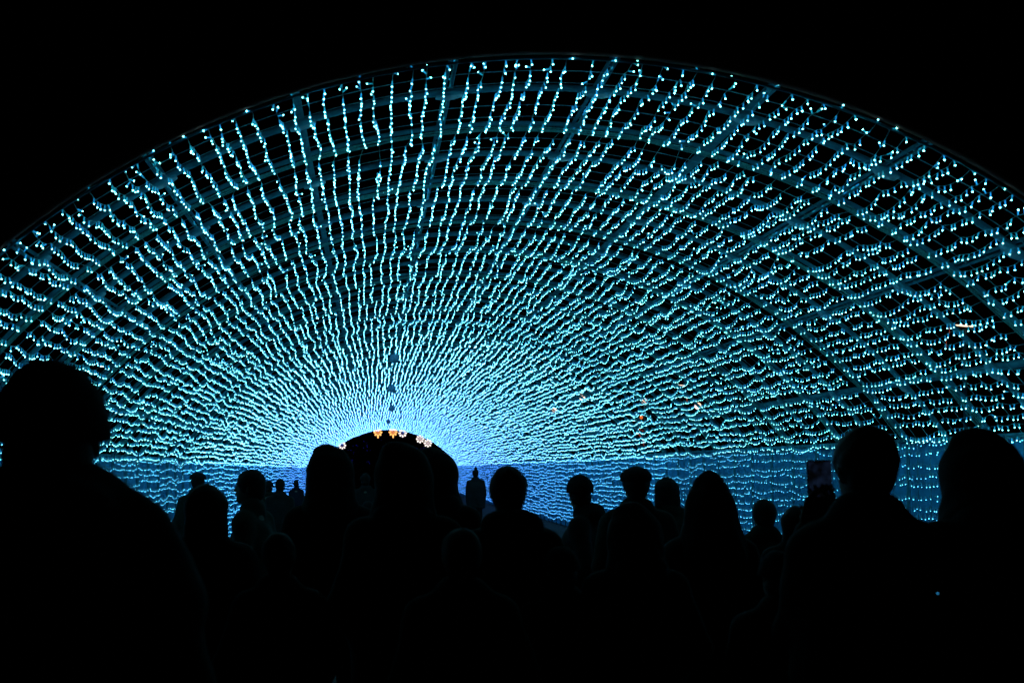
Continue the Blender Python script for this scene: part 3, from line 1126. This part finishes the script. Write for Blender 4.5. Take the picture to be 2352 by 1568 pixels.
        link('hood', mesh_np('hood', V, Q, [M[coat]], smooth=True), root)
    return root, k, PH


def D(width_px, head_w):
    return 2287.0 * head_w / width_px


# (x, top y, distance, head, coat, label, options) - image columns measured on the 2352 px wide photograph
CROWD = [
    (114, 838, 1.92, 'beanie', 'coat_black', 'very large dark figure in a beanie at the far left edge, nearest to the viewer', dict(girth=1.1, arms='pockets', hood_back=1.4)),
    (474, 1111, 4.7, 'long', 'coat_black', 'dark figure with long hair in front of the small capped man, left of centre', dict(arms='pockets')),
    (454, 1083, 12.0, 'cap', 'coat_green', 'small man in a flat cap just above the long haired head on the left', dict(arms='pockets')),
    (577, 1079, 6.9, 'short', 'coat_green', 'man in a green coat turning his face to the left, beside the long haired figure', dict(arms='pockets', heading=1.25, head_turn=0.25)),
    (643, 1100, 15.5, 'short', 'coat_grey', 'small distant person in a grey coat between the turned man and the hooded figure', dict(arms='down')),
    (617, 1104, 18.0, 'beanie', 'coat_green', 'small distant person in a beanie peeping out behind the turned man', dict(arms='down')),
    (680, 1103, 26.0, 'short', 'coat_navy', 'tiny farthest person close to the blue wall left of the hooded figure', dict(arms='down')),
    (757, 1021, 5.3, 'hood', 'coat_black', 'tall hooded figure in black left of the far opening', dict(arms='pockets', girth=1.12)),
    (925, 1016, 4.3, 'hood', 'coat_black', 'large dark hooded figure in front of the far opening', dict(girth=1.1, arms='pockets', hood_back=True)),
    (1000, 1028, 5.6, 'hood', 'coat_black', 'dark hooded figure touching the right rim of the far opening', dict(girth=1.15, arms='pockets', hood_back=True)),
    (839, 1087, 17.5, 'beanie', 'coat_grey', 'small grey figure in a beanie seen through the gap before the far opening', dict(arms='down')),
    (845, 1150, 12.0, 'beanie', 'coat_green', 'short child in a beanie in the gap below the grey figure', dict(arms='down')),
    (1092, 1072, 26.0, 'bun', 'coat_grey', 'small distant person with a hair bun before the blue wall right of the opening', dict(arms='down', girth=1.3)),
    (1167, 1073, 4.5, 'short', 'coat_black', 'short haired figure with a visible ear just right of the far opening', dict(arms='pockets', hood_back=1.15, girth=1.1)),
    (1335, 1091, 7.0, 'beanie', 'coat_black', 'figure in a round beanie and thick hood between the eared man and the flat cap', dict(arms='pockets', hood_back=True, heading=1.2, head_turn=-1.0)),
    (1461, 1070, 6.4, 'cap', 'coat_green', 'taller man in a flat cap above a dark round head, right of centre', dict(arms='pockets', girth=1.15)),
    (1530, 1094, 8.2, 'bob', 'coat_green', 'dim green coated person right behind the man in the flat cap', dict(arms='raised')),
    (1458, 1153, 4.1, 'hood', 'coat_black', 'round dark head in front of and below the man in the flat cap', dict(arms='pockets', hood_back=True)),
    (1628, 1081, 4.9, 'pointed', 'coat_black', 'dark figure in a pointed hood right of the flat cap man', dict(arms='pockets')),
    (1755, 1147, 6.6, 'short', 'coat_green', 'short haired shorter person just right of the pointed hood', dict(arms='down')),
    (1828, 1161, 6.0, 'bob', 'coat_black', 'shorter person directly left of and below the raised phone', dict(arms='pockets')),
    (1990, 981, 3.15, 'short', 'coat_black', 'large dark figure on the right holding up a phone in both hands', dict(arms='phone', girth=1.1)),
    (2252, 984, 3.45, 'hood', 'coat_black', 'large dark hooded figure at the right edge beside the phone holder', dict(arms='pockets', girth=1.12, hood_back=True)),
    # shorter people added to cover lit ground, leaving only darkness under the others
    (640, 1225, 4.2, 'short', 'coat_black', 'short dark person added to darken the gap under the turned man and the hooded figure', dict(arms='pockets')),
    (345, 1265, 3.9, 'beanie', 'coat_black', 'short dark person added to darken the gap beside the large left figure', dict(arms='pockets')),
    (1290, 1255, 4.2, 'beanie', 'coat_black', 'short dark person added to darken the gap below the round beanie', dict(arms='pockets')),
    (1790, 1265, 3.9, 'beanie', 'coat_black', 'short dark person added to darken the gap below the phone', dict(arms='pockets')),
    (1060, 1215, 3.6, 'short', 'coat_black', 'short dark person added to darken the gap below the distant bun haired person', dict(arms='pockets')),
]
for (px, top, dist, hd, coat, lab, opt) in CROWD:
    root, k, PHN = person(px, top, dist, hd, coat, lab, **opt)
    if opt.get('arms') == 'phone':
        holder = root

# phone held up by the figure on the right
W_, H_, T_ = 0.090, 0.135, 0.009
ph_root = tag(empty('mobile_phone', (holder.location.x + PHN[0], holder.location.y + PHN[1], PHN[2]), (math.radians(-4), 0, math.radians(2))),
              'dark phone with a dim bluish screen held up beside the large head on the right', 'phone')
bm_p = MB(); bm_p.box((0, 0, 0), (W_, T_, H_))
import bmesh
me = bm_p.mesh('phone_case', [M['phone']])
b_ = bmesh.new(); b_.from_mesh(me)
bmesh.ops.recalc_face_normals(b_, faces=b_.faces)
bmesh.ops.bevel(b_, geom=b_.edges[:], offset=0.0035, segments=2, affect='EDGES')
b_.to_mesh(me); b_.free()
link('phone_case', me, ph_root)
scm, nt, bb = new_mat('dim phone screen')
tc = nt.nodes.new('ShaderNodeTexCoord')
nz = nt.nodes.new('ShaderNodeTexNoise'); nz.inputs['Scale'].default_value = 22
nt.links.new(tc.outputs['Object'], nz.inputs['Vector'])
rp = nt.nodes.new('ShaderNodeValToRGB')
rp.color_ramp.elements[0].position = 0.42; rp.color_ramp.elements[0].color = (0.0008, 0.001, 0.0016, 1)
rp.color_ramp.elements[1].position = 0.75; rp.color_ramp.elements[1].color = (0.006, 0.012, 0.03, 1)
nt.links.new(nz.outputs['Fac'], rp.inputs['Fac'])
nt.links.new(rp.outputs['Color'], bb.inputs['Emission Color'])
bb.inputs['Emission Strength'].default_value = 1.0
bb.inputs['Base Color'].default_value = (0.004, 0.004, 0.005, 1)
bb.inputs['Roughness'].default_value = 0.2
mb = MB(); mb.box((0, -T_ / 2 - 0.0012, 0), (W_ - 0.008, 0.002, H_ - 0.012))
link('screen', mb.mesh('screen', [scm]), ph_root)

# tiny blue indicator light on the phone holder's bag strap
p = pix(2154, 1362, 2.86)
mb = MB(); mb.ball((0, 0, 0), 0.0018, 10, 8)
o = link('indicator_light', mb.mesh('indicator_light', [M['blue_dot']], True), None, p)
tag(o, 'tiny blue glowing dot in the darkness between the two large figures on the right', 'small light')
